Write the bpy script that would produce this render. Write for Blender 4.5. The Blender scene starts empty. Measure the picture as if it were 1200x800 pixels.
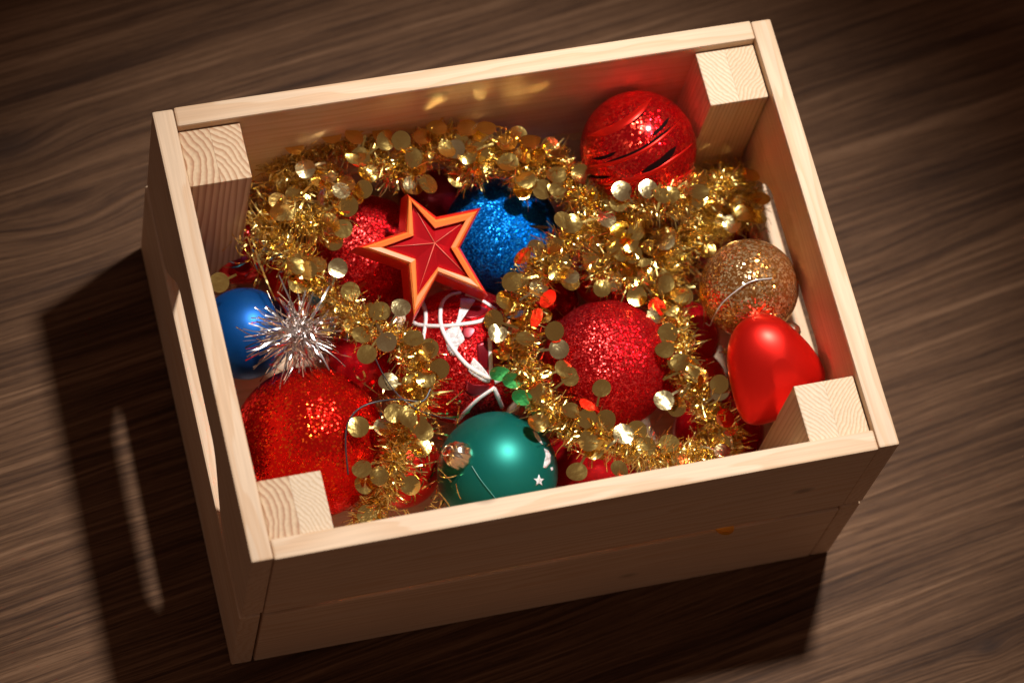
import bpy, bmesh, math, random
import numpy as np
from mathutils import Vector, Matrix

random.seed(7)
rng = np.random.default_rng(7)
scn = bpy.context.scene
C = scn.collection

# ------------------------------------------------------------------ camera
CAM = Vector((-0.3352, -0.5701, 1.5034))
CR = Vector((0.9625, -0.2350, 0.1353)).normalized()
CU = Vector((0.1643, 0.9024, 0.3984)).normalized()
CF = Vector((0.2157, 0.3613, -0.9072)).normalized()
FPX = 3747.0                      # focal length in pixels of a 1200 px wide frame
cam = bpy.data.cameras.new('camera')
cam.sensor_width = 36.0
cam.lens = FPX / 1200 * 36
cam.clip_start = 0.05
cam.clip_end = 50
cam.dof.use_dof = True
cam.dof.focus_distance = 1.525
cam.dof.aperture_fstop = 6.0
cam_ob = bpy.data.objects.new('camera', cam)
C.objects.link(cam_ob)
m = Matrix.Identity(4)
for i in range(3):
    m[i][0] = CR[i]; m[i][1] = CU[i]; m[i][2] = -CF[i]; m[i][3] = CAM[i]
cam_ob.matrix_world = m
scn.camera = cam_ob

# ------------------------------------------------------------------ world and lamp
w = bpy.data.worlds.new('World')
scn.world = w
w.use_nodes = True
wn = w.node_tree.nodes; wl = w.node_tree.links
wn.clear()
wo = wn.new('ShaderNodeOutputWorld'); wb = wn.new('ShaderNodeBackground')
# a dim room: the ceiling catches a little more light than what is below
wt = wn.new('ShaderNodeTexCoord'); wx = wn.new('ShaderNodeSeparateXYZ'); wr = wn.new('ShaderNodeValToRGB')
wl.new(wt.outputs['Generated'], wx.inputs[0]); wl.new(wx.outputs[2], wr.inputs[0]); wl.new(wr.outputs[0], wb.inputs['Color'])
wr.color_ramp.elements[0].position = 0.0; wr.color_ramp.elements[0].color = (0.98, 0.54, 0.39, 1)
wr.color_ramp.elements[1].position = 1.0; wr.color_ramp.elements[1].color = (1.30, 0.88, 0.72, 1)
wb.inputs['Strength'].default_value = 0.105
wl.new(wb.outputs[0], wo.inputs[0])

LAMP = Vector((0.357, 0.335, 1.382))
sp = bpy.data.lights.new('key_lamp', 'SPOT')
sp.energy = 116
sp.color = (1.0, 0.955, 0.905)
sp.spot_size = math.radians(29.5)
sp.spot_blend = 1.0
sp.shadow_soft_size = 0.048
sp_ob = bpy.data.objects.new('key_lamp', sp)
C.objects.link(sp_ob)
sp_ob.location = LAMP
sp_ob.rotation_euler = (Vector((0.01, -0.04, 0.06)) - LAMP).to_track_quat('-Z', 'Y').to_euler()

scn.view_settings.view_transform = 'Standard'
scn.view_settings.look = 'None'
scn.view_settings.gamma = 1.0
scn.view_settings.exposure = 0.0
scn.view_settings.use_curve_mapping = False
scn.render.engine = 'CYCLES'
scn.cycles.use_denoising = True
scn.cycles.max_bounces = 10
scn.cycles.diffuse_bounces = 5
scn.cycles.glossy_bounces = 6
scn.cycles.caustics_reflective = True
scn.cycles.blur_glossy = 0.05
scn.cycles.sample_clamp_indirect = 40


# ------------------------------------------------------------------ helpers
def ray(x, y):
    return CF + CR * ((x - 600) / FPX) - CU * ((y - 400) / FPX)

def at(x, y, z):
    """the point of height z seen at a spot of the photograph"""
    d = ray(x, y)
    return CAM + d * ((z - CAM.z) / d.z)

def on_plane(x, y, p0, n):
    d = ray(x, y)
    return CAM + d * ((p0 - CAM).dot(n) / d.dot(n))

def on_ball(x, y, c, R):
    d = ray(x, y).normalized()
    oc = CAM - c
    b = oc.dot(d); q = oc.dot(oc) - R * R
    disc = b * b - q
    if disc < 0:
        p = CAM + d * (-b)
        return c + (p - c).normalized() * R
    return CAM + d * (-b - math.sqrt(disc))

def tag(o, label=None, cat=None, group=None, kind=None):
    if label: o['label'] = label
    if cat: o['category'] = cat
    if group: o['group'] = group
    if kind: o['kind'] = kind
    return o

def mesh_ob(name, me, mat=None, parent=None, loc=None):
    o = bpy.data.objects.new(name, me)
    C.objects.link(o)
    if mat and not me.materials:
        me.materials.append(mat)
    if parent: o.parent = parent
    if loc is not None: o.location = loc
    return o

def from_bm(name, bm, mat, parent=None, loc=None, smooth=False):
    me = bpy.data.meshes.new(name)
    bm.normal_update()
    bm.to_mesh(me); bm.free()
    if smooth:
        for p in me.polygons: p.use_smooth = True
    return mesh_ob(name, me, mat, parent, loc)

def empty(name, loc):
    o = bpy.data.objects.new(name, None)
    o.empty_display_size = 0.01
    C.objects.link(o)
    o.location = loc
    return o

def catmull(pts, n=8):
    pts = [Vector(p) for p in pts]
    P = [pts[0] * 2 - pts[1]] + pts + [pts[-1] * 2 - pts[-2]]
    out = []
    for i in range(1, len(P) - 2):
        a, b, c, d = P[i - 1], P[i], P[i + 1], P[i + 2]
        for k in range(n):
            t = k / n
            out.append(0.5 * ((2 * b) + (c - a) * t + (2 * a - 5 * b + 4 * c - d) * t * t + (3 * b - a - 3 * c + d) * t ** 3))
    out.append(pts[-1])
    return out

def tube(bm, pts, r, sides=6, flat=1.0, up=None):
    rings = []
    n = len(pts)
    prev = None
    for i, p in enumerate(pts):
        t = (pts[min(i + 1, n - 1)] - pts[max(i - 1, 0)]).normalized()
        if up is not None:
            a = up(p)
        else:
            a = prev if prev is not None else Vector((0.3, 0.2, 0.93))
        a = (a - t * a.dot(t))
        if a.length < 1e-6: a = t.orthogonal()
        a.normalize(); prev = a
        b = t.cross(a)
        rr = r(i / (n - 1)) if callable(r) else r
        rings.append([bm.verts.new(p + (a * math.sin(2 * math.pi * k / sides) * flat + b * math.cos(2 * math.pi * k / sides)) * rr) for k in range(sides)])
    for i in range(n - 1):
        for k in range(sides):
            bm.faces.new((rings[i][k], rings[i][(k + 1) % sides], rings[i + 1][(k + 1) % sides], rings[i + 1][k]))
    bm.faces.new(rings[0][::-1]); bm.faces.new(rings[-1])

def lathe(bm, prof, origin, axis, seg=32, flute=0.0, nfl=0):
    axis = axis.normalized()
    a = axis.orthogonal().normalized(); b = axis.cross(a)
    rings = []
    for (r, h) in prof:
        ring = []
        for k in range(seg):
            th = 2 * math.pi * k / seg
            rr = r * (1 + flute * math.cos(nfl * th))
            ring.append(bm.verts.new(origin + axis * h + (a * math.cos(th) + b * math.sin(th)) * rr))
        rings.append(ring)
    for i in range(len(rings) - 1):
        for k in range(seg):
            bm.faces.new((rings[i][k], rings[i][(k + 1) % seg], rings[i + 1][(k + 1) % seg], rings[i + 1][k]))
    bm.faces.new(rings[0][::-1]); bm.faces.new(rings[-1])


# ------------------------------------------------------------------ materials
def new_mat(name):
    mt = bpy.data.materials.new(name)
    mt.use_nodes = True
    return mt, mt.node_tree.nodes, mt.node_tree.links, mt.node_tree.nodes['Principled BSDF']

def plain(name, col, rough=0.4, metal=0.0, **kw):
    mt, n, l, b = new_mat(name)
    b.inputs['Base Color'].default_value = (*col, 1)
    b.inputs['Roughness'].default_value = rough
    b.inputs['Metallic'].default_value = metal
    for k, v in kw.items():
        b.inputs[k.replace('_', ' ')].default_value = v
    return mt

def math_node(n, l, op, a, b=None, c=None):
    nd = n.new('ShaderNodeMath'); nd.operation = op
    for i, v in enumerate((a, b, c)):
        if v is None: continue
        if isinstance(v, (int, float)): nd.inputs[i].default_value = v
        else: l.new(v, nd.inputs[i])
    return nd.outputs[0]

def ramp(n, l, fac, stops):
    r = n.new('ShaderNodeValToRGB')
    e = r.color_ramp.elements
    while len(e) < len(stops): e.new(0.5)
    for i, (p, c) in enumerate(stops):
        e[i].position = p; e[i].color = (*c, 1) if len(c) == 3 else c
    l.new(fac, r.inputs[0])
    return r.outputs[0]

def glitter(name, col, col2, size, spread, rough=0.25, metal=0.9, dull=None, coat=0.0, smooth_coat=False, knee=0.55):
    mt, n, l, b = new_mat(name)
    tc = n.new('ShaderNodeTexCoord')
    vo = n.new('ShaderNodeTexVoronoi'); vo.inputs['Scale'].default_value = 1 / size
    l.new(tc.outputs['Object'], vo.inputs['Vector'])
    sub = n.new('ShaderNodeVectorMath'); sub.operation = 'SUBTRACT'
    l.new(vo.outputs['Color'], sub.inputs[0]); sub.inputs[1].default_value = (0.5, 0.5, 0.5)
    mul = n.new('ShaderNodeVectorMath'); mul.operation = 'SCALE'
    l.new(sub.outputs[0], mul.inputs[0]); mul.inputs['Scale'].default_value = spread * 2
    ge = n.new('ShaderNodeNewGeometry')
    add = n.new('ShaderNodeVectorMath'); add.operation = 'ADD'
    l.new(ge.outputs['Normal'], add.inputs[0]); l.new(mul.outputs[0], add.inputs[1])
    nm = n.new('ShaderNodeVectorMath'); nm.operation = 'NORMALIZE'
    l.new(add.outputs[0], nm.inputs[0])
    l.new(nm.outputs[0], b.inputs['Normal'])
    if not smooth_coat: l.new(nm.outputs[0], b.inputs['Coat Normal'])
    sep = n.new('ShaderNodeSeparateColor'); l.new(vo.outputs['Color'], sep.inputs[0])
    c = ramp(n, l, sep.outputs[0], [(0.0, col), (knee, col), (1.0, col2)])
    l.new(c, b.inputs['Base Color'])
    b.inputs['Metallic'].default_value = metal
    b.inputs['Roughness'].default_value = rough
    b.inputs['Coat Weight'].default_value = coat
    b.inputs['Specular Tint'].default_value = (*col2, 1)
    b.inputs['Coat Roughness'].default_value = 0.12
    return mt

def pine(name, light, dark, ring=260.0, along=6.0, bump=0.15, mode='board', centre=(0, 0, 0)):
    """pine: growth rings cut by the board, stretched along the length (local x, or z for posts)"""
    mt, n, l, b = new_mat(name)
    tc = n.new('ShaderNodeTexCoord'); oi = n.new('ShaderNodeObjectInfo')
    off = n.new('ShaderNodeVectorMath'); off.operation = 'SCALE'
    off.inputs[0].default_value = (1.7, 2.9, 3.3)
    l.new(oi.outputs['Random'], off.inputs['Scale'])
    nv = n.new('ShaderNodeVectorMath'); nv.operation = 'ADD'
    l.new(tc.outputs['Object'], nv.inputs[0]); l.new(off.outputs[0], nv.inputs[1])
    mp = n.new('ShaderNodeMapping'); l.new(nv.outputs[0], mp.inputs[0])
    s = (along, 45, 45) if mode == 'board' else (60, 60, along)
    mp.inputs['Scale'].default_value = s
    no = n.new('ShaderNodeTexNoise'); l.new(mp.outputs[0], no.inputs['Vector'])
    no.inputs['Scale'].default_value = 1.0; no.inputs['Detail'].default_value = 3
    sx = n.new('ShaderNodeSeparateXYZ'); l.new(tc.outputs['Object'], sx.inputs[0])
    rnd = oi.outputs['Random']
    if mode == 'board':
        u = math_node(n, l, 'ADD', sx.outputs[1], math_node(n, l, 'MULTIPLY_ADD', rnd, 0.10, 0.015))
        v = math_node(n, l, 'ADD', sx.outputs[2], math_node(n, l, 'MULTIPLY_ADD', rnd, -0.11, 0.07))
    else:
        u = math_node(n, l, 'ADD', sx.outputs[0], centre[0])
        v = math_node(n, l, 'ADD', sx.outputs[1], centre[1])
    r2 = math_node(n, l, 'ADD', math_node(n, l, 'MULTIPLY', u, u), math_node(n, l, 'MULTIPLY', v, v))
    r = math_node(n, l, 'SQRT', r2)
    amp = 0.030 if mode == 'board' else 0.0075
    rr = math_node(n, l, 'ADD', r, math_node(n, l, 'MULTIPLY', no.outputs[0], amp))
    saw = math_node(n, l, 'FRACT', math_node(n, l, 'MULTIPLY', rr, ring))
    c = ramp(n, l, saw, [(0.0, light), (0.35, light), (0.85, dark), (0.93, dark), (1.0, light)])
    # fine fibres
    mp2 = n.new('ShaderNodeMapping'); l.new(nv.outputs[0], mp2.inputs[0])
    mp2.inputs['Scale'].default_value = (30, 900, 900) if mode == 'board' else (700, 700, 25)
    n2 = n.new('ShaderNodeTexNoise'); l.new(mp2.outputs[0], n2.inputs['Vector'])
    n2.inputs['Scale'].default_value = 1.0; n2.inputs['Detail'].default_value = 2
    n3 = n.new('ShaderNodeTexNoise'); l.new(nv.outputs[0], n3.inputs['Vector'])
    n3.inputs['Scale'].default_value = 14; n3.inputs['Detail'].default_value = 2
    mx = n.new('ShaderNodeMix'); mx.data_type = 'RGBA'; mx.blend_type = 'MULTIPLY'
    mx.inputs['Factor'].default_value = 1.0
    l.new(c, mx.inputs['A'])
    f = math_node(n, l, 'MULTIPLY_ADD', n2.outputs[0], 0.30, 0.73)
    f = math_node(n, l, 'MULTIPLY', f, math_node(n, l, 'MULTIPLY_ADD', n3.outputs[0], 0.24, 0.90))
    # pin knots and resin flecks
    mk = n.new('ShaderNodeMapping'); l.new(nv.outputs[0], mk.inputs[0]); mk.inputs['Scale'].default_value = (14, 24, 24)
    vk = n.new('ShaderNodeTexVoronoi'); l.new(mk.outputs[0], vk.inputs['Vector']); vk.inputs['Scale'].default_value = 1.0
    kn = math_node(n, l, 'MINIMUM', math_node(n, l, 'MAXIMUM', math_node(n, l, 'MULTIPLY_ADD', vk.outputs['Distance'], 16.0, -0.6), 0.0), 1.0)
    f = math_node(n, l, 'MULTIPLY', f, math_node(n, l, 'MULTIPLY_ADD', kn, 0.45, 0.55))
    cc = n.new('ShaderNodeCombineColor')
    for i in range(3): l.new(f, cc.inputs[i])
    l.new(cc.outputs[0], mx.inputs['B'])
    l.new(mx.outputs['Result'], b.inputs['Base Color'])
    b.inputs['Roughness'].default_value = 0.55
    b.inputs['Specular IOR Level'].default_value = 0.35
    bp = n.new('ShaderNodeBump'); bp.inputs['Strength'].default_value = bump
    bp.inputs['Distance'].default_value = 0.0006
    l.new(math_node(n, l, 'ADD', n2.outputs[0], math_node(n, l, 'MULTIPLY', saw, 0.4)), bp.inputs['Height'])
    l.new(bp.outputs[0], b.inputs['Normal'])
    return mt

def floor_mat():
    mt, n, l, b = new_mat('brown_laminate')
    tc = n.new('ShaderNodeTexCoord')
    rot = n.new('ShaderNodeMapping'); rot.inputs['Rotation'].default_value = (0, 0, math.radians(-9))
    l.new(tc.outputs['Object'], rot.inputs[0])
    sx = n.new('ShaderNodeSeparateXYZ'); l.new(rot.outputs[0], sx.inputs[0])
    U, V = sx.outputs[0], sx.outputs[1]
    ca, sa = math.cos(math.radians(-9)), math.sin(math.radians(-9))
    Vd = V
    knots = []
    # knots pinch and swirl the grain round them
    for (kx, ky, su, sv, k) in ((-0.212, 0.184, 0.030, 0.014, 0.55), (-0.190, 0.140, 0.040, 0.016, 0.60),
                                (0.2237, -0.1801, 0.010, 0.005, 0.6), (0.21, 0.045, 0.06, 0.02, 0.25)):
        u0 = kx * ca - ky * sa; v0 = kx * sa + ky * ca
        du = math_node(n, l, 'DIVIDE', math_node(n, l, 'SUBTRACT', U, u0), su)
        dv = math_node(n, l, 'DIVIDE', math_node(n, l, 'SUBTRACT', V, v0), sv)
        d2 = math_node(n, l, 'ADD', math_node(n, l, 'MULTIPLY', du, du), math_node(n, l, 'MULTIPLY', dv, dv))
        g = math_node(n, l, 'EXPONENT', math_node(n, l, 'MULTIPLY', d2, -0.7))
        # pull the sample line away from straight
        Vd = math_node(n, l, 'ADD', Vd, math_node(n, l, 'MULTIPLY', math_node(n, l, 'MULTIPLY', dv, g), -k * sv))
        Vd = math_node(n, l, 'ADD', Vd, math_node(n, l, 'MULTIPLY', g, sv * 0.9 * k))
        knots.append((d2, k))
    cb = n.new('ShaderNodeCombineXYZ'); l.new(U, cb.inputs[0]); l.new(Vd, cb.inputs[1])
    warp = n.new('ShaderNodeTexNoise'); wm = n.new('ShaderNodeMapping')
    l.new(cb.outputs[0], wm.inputs[0]); wm.inputs['Scale'].default_value = (7, 24, 1)
    l.new(wm.outputs[0], warp.inputs['Vector']); warp.inputs['Scale'].default_value = 1; warp.inputs['Detail'].default_value = 2
    Vw = math_node(n, l, 'ADD', Vd, math_node(n, l, 'MULTIPLY', warp.outputs[0], 0.007))
    cb2 = n.new('ShaderNodeCombineXYZ'); l.new(U, cb2.inputs[0]); l.new(Vw, cb2.inputs[1])
    def streak(su, sv, det, rough=0.6):
        mp = n.new('ShaderNodeMapping'); l.new(cb2.outputs[0], mp.inputs[0])
        mp.inputs['Scale'].default_value = (su, sv, 1)
        t = n.new('ShaderNodeTexNoise'); l.new(mp.outputs[0], t.inputs['Vector'])
        t.inputs['Scale'].default_value = 1; t.inputs['Detail'].default_value = det
        t.inputs['Roughness'].default_value = rough
        return t.outputs[0]
    s1 = streak(2.4, 80, 4); s2 = streak(5, 380, 3); s3 = streak(26, 1150, 3, 0.7); s4 = streak(2.2, 16, 2)
    t = math_node(n, l, 'ADD', math_node(n, l, 'MULTIPLY', s1, 0.28), math_node(n, l, 'MULTIPLY', s2, 0.36))
    t = math_node(n, l, 'ADD', t, math_node(n, l, 'MULTIPLY', s3, 0.30))
    t = math_node(n, l, 'ADD', t, math_node(n, l, 'MULTIPLY', s4, 0.22))
    # dark growth lines and short pores
    s5 = streak(3.5, 240, 2)
    ridge = math_node(n, l, 'SUBTRACT', 1.0, math_node(n, l, 'MINIMUM', math_node(n, l, 'MULTIPLY', math_node(n, l, 'ABSOLUTE', math_node(n, l, 'SUBTRACT', s5, 0.5)), 16.0), 1.0))
    t = math_node(n, l, 'SUBTRACT', t, math_node(n, l, 'MULTIPLY', ridge, 0.055))
    s6 = streak(90, 1900, 1)
    pore = math_node(n, l, 'MINIMUM', math_node(n, l, 'MAXIMUM', math_node(n, l, 'MULTIPLY', math_node(n, l, 'SUBTRACT', s6, 0.62), 9.0), 0.0), 1.0)
    t = math_node(n, l, 'SUBTRACT', t, math_node(n, l, 'MULTIPLY', pore, 0.09))
    t = math_node(n, l, 'SUBTRACT', t, 0.055)
    c = ramp(n, l, t, [(0.34, (0.024, 0.0095, 0.0042)), (0.45, (0.066, 0.030, 0.0135)), (0.54, (0.128, 0.063, 0.030)), (0.66, (0.235, 0.128, 0.068))])
    # dark heart of the knots
    d2, k = knots[0]
    kf = math_node(n, l, 'EXPONENT', math_node(n, l, 'MULTIPLY', d2, -2.6))
    d2b, k = knots[2]
    kf = math_node(n, l, 'ADD', kf, math_node(n, l, 'EXPONENT', math_node(n, l, 'MULTIPLY', d2b, -2.0)))
    kf = math_node(n, l, 'MINIMUM', kf, 1.0)
    mx = n.new('ShaderNodeMix'); mx.data_type = 'RGBA'
    l.new(math_node(n, l, 'MULTIPLY', kf, 0.72), mx.inputs['Factor'])
    l.new(c, mx.inputs['A']); mx.inputs['B'].default_value = (0.035, 0.018, 0.012, 1)
    l.new(mx.outputs['Result'], b.inputs['Base Color'])
    b.inputs['Roughness'].default_value = 0.55
    b.inputs['Specular IOR Level'].default_value = 0.12
    bp = n.new('ShaderNodeBump'); bp.inputs['Strength'].default_value = 0.55; bp.inputs['Distance'].default_value = 0.0008
    l.new(math_node(n, l, 'ADD', math_node(n, l, 'MULTIPLY', s2, 0.7), math_node(n, l, 'MULTIPLY', s3, 0.5)), bp.inputs['Height'])
    l.new(bp.outputs[0], b.inputs['Normal'])
    return mt

M = {}
M['floor'] = floor_mat()
LP, DP = (0.76, 0.545, 0.36), (0.70, 0.46, 0.275)
M['pine'] = pine('pine_board', LP, DP, ring=210, along=5)
M['post_a'] = pine('pine_post_a', (0.68, 0.48, 0.29), (0.43, 0.21, 0.10), ring=330, mode='post', centre=(0.030, 0.004))
M['post_b'] = pine('pine_post_b', (0.70, 0.50, 0.31), (0.45, 0.23, 0.11), ring=360, mode='post', centre=(0.035, 0.025))
M['post_c'] = pine('pine_post_c', (0.74, 0.57, 0.39), (0.60, 0.41, 0.24), ring=520, mode='post', centre=(0.06, 0.045))
M['post_d'] = pine('pine_post_d', (0.72, 0.54, 0.35), (0.58, 0.38, 0.21), ring=560, mode='post', centre=(-0.06, 0.05))
M['gold_foil'] = plain('gold_foil', (0.94, 0.67, 0.20), 0.16, 1.0)
M['pale_foil'] = plain('pale_foil', (0.92, 0.75, 0.38), 0.15, 1.0)
M['gold_tinsel'] = plain('gold_tinsel', (0.96, 0.74, 0.26), 0.24, 1.0)
M['silver_tinsel'] = plain('silver_tinsel', (0.90, 0.86, 0.84), 0.20, 1.0)
for k in ('gold_foil', 'pale_foil'):
    nt = M[k].node_tree; nn, ll_ = nt.nodes, nt.links
    tcn = nn.new('ShaderNodeTexCoord'); oin = nn.new('ShaderNodeObjectInfo')
    sc3 = nn.new('ShaderNodeVectorMath'); sc3.operation = 'SCALE'; sc3.inputs[0].default_value = (3.1, 1.7, 2.3); ll_.new(oin.outputs['Random'], sc3.inputs['Scale'])
    ad3 = nn.new('ShaderNodeVectorMath'); ad3.operation = 'ADD'; ll_.new(tcn.outputs['Object'], ad3.inputs[0]); ll_.new(sc3.outputs[0], ad3.inputs[1])
    no3 = nn.new('ShaderNodeTexNoise'); no3.inputs['Scale'].default_value = 260; no3.inputs['Detail'].default_value = 2; ll_.new(ad3.outputs[0], no3.inputs['Vector'])
    bp3 = nn.new('ShaderNodeBump'); bp3.inputs['Strength'].default_value = 0.5; bp3.inputs['Distance'].default_value = 0.0006
    ll_.new(no3.outputs[0], bp3.inputs['Height']); ll_.new(bp3.outputs[0], nn['Principled BSDF'].inputs['Normal'])
M['red_fine'] = glitter('red_fine_glitter', (0.52, 0.004, 0.008), (0.92, 0.07, 0.06), 0.00058, 0.40, 0.30, 0.75)
M['red_coarse'] = glitter('red_coarse_glitter', (0.70, 0.010, 0.006), (0.98, 0.12, 0.012), 0.0008, 0.21, 0.16, 0.8, knee=0.86)
M['red_stripe'] = glitter('red_sparkle_glitter', (0.72, 0.004, 0.008), (0.95, 0.06, 0.03), 0.0010, 0.26, 0.22, 0.85, coat=0.5, smooth_coat=True)
M['blue_fine'] = glitter('blue_fine_glitter', (0.0, 0.10, 0.48), (0.015, 0.30, 0.85), 0.0006, 0.42, 0.36, 0.5)
M['gold_glitter'] = glitter('gold_coarse_glitter', (0.50, 0.185, 0.04), (1.0, 0.76, 0.42), 0.0009, 0.31, 0.18, 0.8, knee=0.5)
M['white_glitter'] = glitter('white_glitter', (0.80, 0.76, 0.76), (0.95, 0.92, 0.92), 0.0007, 0.30, 0.40, 0.0)
M['white_line'] = plain('white_line', (0.86, 0.83, 0.81), 0.55)
M['blue_satin'] = plain('blue_satin', (0.002, 0.095, 0.38), 0.44, 0.65)
M['green_satin'] = plain('green_satin', (0.003, 0.18, 0.145), 0.45, 0.6)
M['red_satin'] = plain('red_satin', (0.80, 0.014, 0.007), 0.35, 0.75)
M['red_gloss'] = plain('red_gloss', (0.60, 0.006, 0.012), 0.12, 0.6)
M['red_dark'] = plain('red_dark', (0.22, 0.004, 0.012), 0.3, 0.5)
M['slit'] = plain('slit_dark', (0.010, 0.002, 0.002), 0.7, 0.0, Specular_IOR_Level=0.05)
M['cap'] = plain('cap_metal', (0.83, 0.70, 0.52), 0.22, 1.0)
M['star_rim'] = plain('star_rim', (0.92, 0.21, 0.035), 0.40, 0.0, Coat_Weight=0.5, Coat_Roughness=0.30)
M['star_face'] = plain('star_face', (0.52, 0.006, 0.012), 0.30, 0.35)
M['star_side'] = plain('star_side', (0.74, 0.022, 0.010), 0.28, 0.0)
M['star_ridge_glint'] = plain('star_ridge_glint', (0.80, 0.16, 0.10), 0.35)  # lighter than the face: the highlight along the ridges is put into the colour
M['thread'] = plain('thread_clear', (0.62, 0.60, 0.58), 0.25, 0.2)
M['thread_green'] = plain('thread_green', (0.10, 0.34, 0.29), 0.3)
M['thread_dark'] = plain('thread_dark', (0.03, 0.03, 0.035), 0.3)

# ------------------------------------------------------------------ floor
bm = bmesh.new()
bmesh.ops.create_grid(bm, x_segments=2, y_segments=2, size=6)
tag(from_bm('floor', bm, M['floor']), kind='structure')

# ------------------------------------------------------------------ crate
crate = empty('wooden_crate', (0, 0, 0))
tag(crate, 'open pale pine crate of two-board sides with inner corner posts, on dark floor', 'crate')

def board(name, prof, thick, loc, axis, mat=None, flip=0):
    """prof: outline in (length, height), extruded through the thickness; local x runs along the board"""
    bm = bmesh.new()
    vs = [bm.verts.new((p[0], -thick / 2, p[1])) for p in prof]
    f = bm.faces.new(vs)
    r = bmesh.ops.extrude_face_region(bm, geom=[f])
    bmesh.ops.translate(bm, verts=[v for v in r['geom'] if isinstance(v, bmesh.types.BMVert)], vec=(0, thick, 0))
    bmesh.ops.recalc_face_normals(bm, faces=bm.faces)
    ed = [e for e in bm.edges if e.calc_face_angle(0) > 0.6]
    bmesh.ops.bevel(bm, geom=ed, offset=0.0011, segments=2, affect='EDGES', profile=0.6)
    o = from_bm(name, bm, mat or M['pine'], crate, loc)
    if axis == 'y': o.rotation_euler = (0, 0, math.pi / 2)
    return o

def rect(L, z0, z1): return [(-L / 2, z0), (L / 2, z0), (L / 2, z1), (-L / 2, z1)]

def scooped(L, z0, z1, a, d, sh=0.0):
    p = [(-L / 2, z0), (-a + sh, z0)]
    N = 10
    rr = d * 1.1
    for i in range(1, N + 1):
        t = i / N
        p.append((-a + sh + rr * (1 - math.cos(t * math.pi / 2)) * 1.0 if False else -a + sh + rr * 0.9 * t, z0 + d * (0.5 - 0.5 * math.cos(math.pi * t))))
    for i in range(N):
        t = 1 - i / N
        p.append((a + sh - rr * 0.9 * t, z0 + d * (0.5 - 0.5 * math.cos(math.pi * t))))
    p += [(a + sh, z0), (L / 2, z0), (L / 2, z1), (-L / 2, z1)]
    return p

ZG0, ZG1 = 0.0712, 0.0742
TH = 0.0102
for s in (-1, 1):
    off = -0.0008 if s < 0 else 0.0
    board('side_board', scooped(0.230, ZG1, 0.150, 0.071, 0.034 if s < 0 else 0.031), TH, (s * (0.155 - TH / 2), 0, 0), 'y')
    board('side_board', rect(0.230, 0.001, ZG0), TH, (s * (0.155 - TH / 2) + off, 0, 0), 'y')
for s, zt in ((-1, 0.1495), (1, 0.1503)):
    L = 0.310 - 2 * TH - 0.0006
    board('long_board', rect(L, ZG1, zt), TH, (0, s * (0.1155 - TH / 2), 0), 'x')
    board('long_board', rect(L, 0.001, ZG0 - 0.0026), TH, (0, s * (0.1152 - TH / 2), 0), 'x')
bm = bmesh.new()
bmesh.ops.create_cube(bm, size=1)
bmesh.ops.scale(bm, verts=bm.verts, vec=(0.2890, 0.2085, 0.006))
from_bm('bottom_panel', bm, M['pine'], crate, (0, 0, 0.010))

def post(cx, cy, ma, mb, za):
    par = None
    for k, mt in ((-1, ma), (1, mb)):
        bm = bmesh.new()
        bmesh.ops.create_cube(bm, size=1)
        bmesh.ops.scale(bm, verts=bm.verts, vec=(0.01495, 0.0295, 0.131))
        ed = [e for e in bm.edges if abs(sum((v.co.x for v in e.verts)) / 2 * k) > -0.006 and not all(v.co.x * k < -0.006 for v in e.verts)]
        bmesh.ops.bevel(bm, geom=ed, offset=0.0007, segments=2, affect='EDGES', profile=0.6)
        if par is None:
            par = from_bm('corner_post', bm, mt, crate, (cx - 0.0075, cy, za - 0.0655))
        else:
            from_bm('post_lamella', bm, mt, par, (0.01502, 0, 0.0))

PX, PY = 0.1293, 0.0902
post(-PX, PY, M['post_a'], M['post_b'], 0.1450)
post(PX, PY, M['post_c'], M['post_d'], 0.1448)
post(PX, -PY, M['post_c'], M['post_d'], 0.1450)
post(-PX, -PY, M['post_a'], M['post_c'], 0.1450)

# ------------------------------------------------------------------ baubles
def sphere_me(R, seg=72):
    bm = bmesh.new()
    bmesh.ops.create_uvsphere(bm, u_segments=seg, v_segments=seg // 2, radius=R)
    me = bpy.data.meshes.new('ball')
    bm.to_mesh(me); bm.free()
    for p in me.polygons: p.use_smooth = True
    return me

BALLS = []
def bauble(name, px, py, z, R, mat, label, parts=False, group=None, rot=(0, 0, 0)):
    c = at(px, py, z)
    BALLS.append((c, R))
    if parts:
        e = empty(name, c)
        tag(e, label, 'bauble', group)
        b = mesh_ob('ball', sphere_me(R), mat, e)
        b.rotation_euler = rot
        return e, c
    o = mesh_ob(name, sphere_me(R), mat, None, c)
    o.rotation_euler = rot
    tag(o, label, 'bauble', group)
    return o, c

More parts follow.
